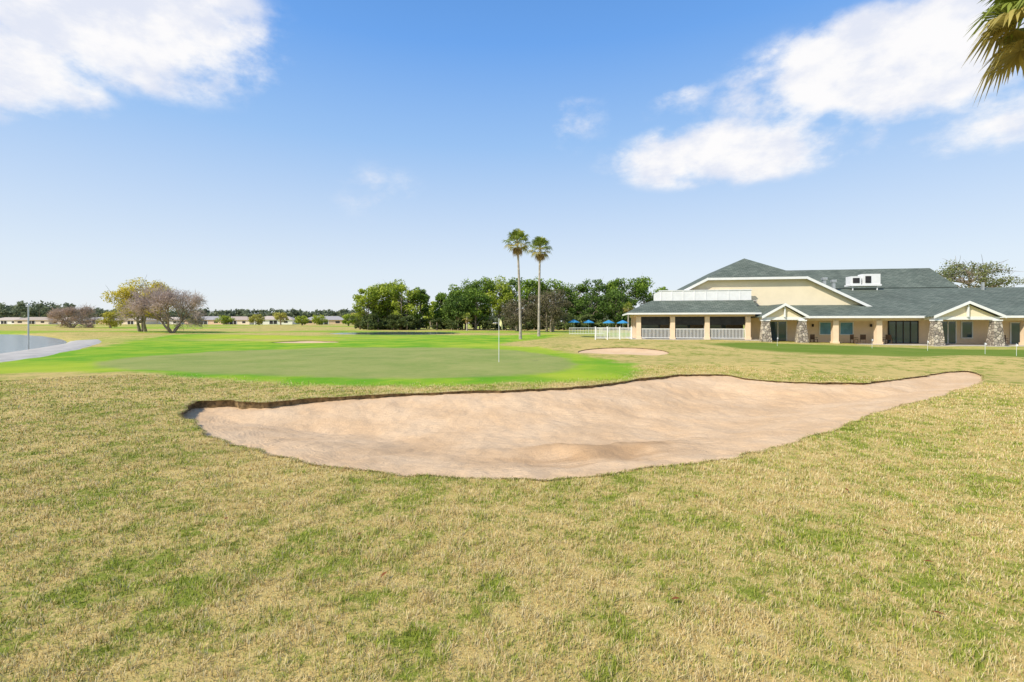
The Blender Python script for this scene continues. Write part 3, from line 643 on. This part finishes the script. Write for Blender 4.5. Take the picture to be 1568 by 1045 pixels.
# ------------------------------------------------------------ distant houses
walls=[simple('house_wall_a',(.84,.72,.55)),simple('house_wall_b',(.86,.82,.74)),simple('house_wall_c',(.74,.52,.36))]
roofs=[simple('house_roof_a',(.50,.40,.31)),simple('house_roof_b',(.42,.39,.36)),simple('house_roof_c',(.58,.48,.38))]
for i,(p,Y,w_) in enumerate([(60,345,22),(110,350,18),(158,330,20),(212,325,20),(262,335,20),(322,300,24),(366,305,20),(425,295,22),(500,290,24),(548,310,18),(20,360,22)]):
    x_=X(p,Y); e=empty('ranch_house',(x_,Y,float(H(np.array([x_]),np.array([Y]))[0])),rng.uniform(-.15,.15)); a=w_/2; d=6
    box('walls',-a,a,-d,d,-.3,2.7,walls[i%3],e)
    poly('roof',[(-a-.7,-d-.7,2.7),(a+.7,-d-.7,2.7),(a+.7,d+.7,2.7),(-a-.7,d+.7,2.7),(-a+5,0,5.0),(a-5,0,5.0)],[(0,1,5,4),(1,2,5),(2,3,4,5),(3,0,4),(3,2,1,0)],roofs[(i*2)%3],e)
    boxes('windows',[(-a*.8,-a*.55,-d-.05,-d-.01,.8,2.0),(-a*.2,a*.2,-d-.05,-d-.01,.1,2.2),(a*.55,a*.75,-d-.05,-d-.01,.8,2.0)],dark,e)
    boxes('lanai_frame',[(-a*.2-.3,-a*.2,-d-.12,-d-.055,0,2.5),(a*.2,a*.2+.3,-d-.12,-d-.055,0,2.5),(-.12,.12,-d-.12,-d-.055,0,2.5)],white,e)

# ------------------------------------------------------------ camera, sun, sky
cam=bpy.data.cameras.new('camera'); co=link(bpy.data.objects.new('camera',cam)); co.location=(0,0,1.8); co.rotation_euler=(rad(90),0,0)
cam.lens=17; cam.sensor_width=36; cam.shift_y=-27.5/1568; cam.clip_end=6000; cam.clip_start=.05; sc.camera=co
el=rad(42); sd=Vector((-.78,-.52,0)).normalized()
ln=bpy.data.lights.new('sun','SUN'); ln.energy=4.7; ln.angle=rad(.6); ln.color=(1,.93,.81)
so=link(bpy.data.objects.new('sun',ln)); tos=Vector((sd.x*math.cos(el),sd.y*math.cos(el),math.sin(el))); so.rotation_euler=tos.to_track_quat('Z','Y').to_euler()
w=bpy.data.worlds.new('World'); sc.world=w; w.use_nodes=True; nt=w.node_tree; bg=nt.nodes['Background']
sky=N(nt,'ShaderNodeTexSky',sky_type='NISHITA'); sky.sun_disc=False; sky.sun_elevation=el; sky.sun_rotation=math.atan2(sd.x,sd.y); sky.air_density=1.0; sky.dust_density=.6; sky.ozone_density=1.5
d=N(nt,'ShaderNodeTexCoord').outputs['Generated']; s=N(nt,'ShaderNodeSeparateXYZ'); L(nt,d,s.inputs[0])
az=math_(nt,'MULTIPLY',math_(nt,'ARCTAN2',s.outputs[0],s.outputs[1]),57.2958); ele=math_(nt,'MULTIPLY',math_(nt,'ARCSINE',s.outputs[2]),57.2958)
cr=N(nt,'ShaderNodeValToRGB'); L(nt,math_(nt,'DIVIDE',ele,90.0,clamp=True),cr.inputs[0])
E=cr.color_ramp.elements; E[0].position=0; E[0].color=(.90,.94,.98,1); E[1].position=1; E[1].color=(.05,.15,.46,1)
for p,c in ((6,(.78,.88,.99)),(12,(.60,.76,.99)),(20,(.36,.60,.98)),(30,(.17,.42,.93)),(45,(.07,.24,.64))):
    x_=E.new(p/90); x_.color=c+(1,)
g10=mix_(nt,1.0,cr.outputs[0],(10,10,10),'MULTIPLY')
base=mix_(nt,.86,sky.outputs[0],g10)
mp=N(nt,'ShaderNodeMapping'); mp.inputs['Scale'].default_value=(1,1,1.7); mp.inputs['Location'].default_value=(.35,.1,.2); L(nt,d,mp.inputs[0])
n1=noise_(nt,mp.outputs[0],6.0,12,.60)
acc=None
for a,e_,sa,se,st in [(-40,27,16,7,1.2),(-47,19.2,8,3.6,1.1),(36,22.6,14,5.8,1.2),(25,18.0,15,3.8,1.2),(43,25.5,8,3,1),(7,22.4,5,4,.42),(-15.5,14.6,6,4,.36),(47,16.3,12,3,.62),(19,24.0,7,3,.36),(-80,25,15,6,1),(85,22,18,6,1),(150,30,30,8,1),(-140,25,25,7,1)]:
    da=math_(nt,'DIVIDE',math_(nt,'SUBTRACT',az,a),sa); de=math_(nt,'DIVIDE',math_(nt,'SUBTRACT',ele,e_),se)
    q=math_(nt,'SQRT',math_(nt,'ADD',math_(nt,'MULTIPLY',da,da),math_(nt,'MULTIPLY',de,de)))
    q=math_(nt,'MULTIPLY',math_(nt,'SUBTRACT',1.15,q,clamp=True),st)
    acc=q if acc is None else math_(nt,'MAXIMUM',acc,q)
den=math_(nt,'ADD',math_(nt,'MULTIPLY',acc,1.25),math_(nt,'MULTIPLY',math_(nt,'SUBTRACT',n1,.5),3.2))
gate=ramp_(nt,acc,.0,.4)
den=math_(nt,'MULTIPLY',ramp_(nt,den,.15,1.0),gate)
n2=noise_(nt,mp.outputs[0],8,8,.6)
ccol=mix_(nt,ramp_(nt,n2,.38,.6),(8.0,8.3,9.3),(10.2,10,9.9))
skc=mix_(nt,math_(nt,'MULTIPLY',den,.95),base,ccol)
L(nt,skc,bg.inputs[0]); bg.inputs[1].default_value=.1
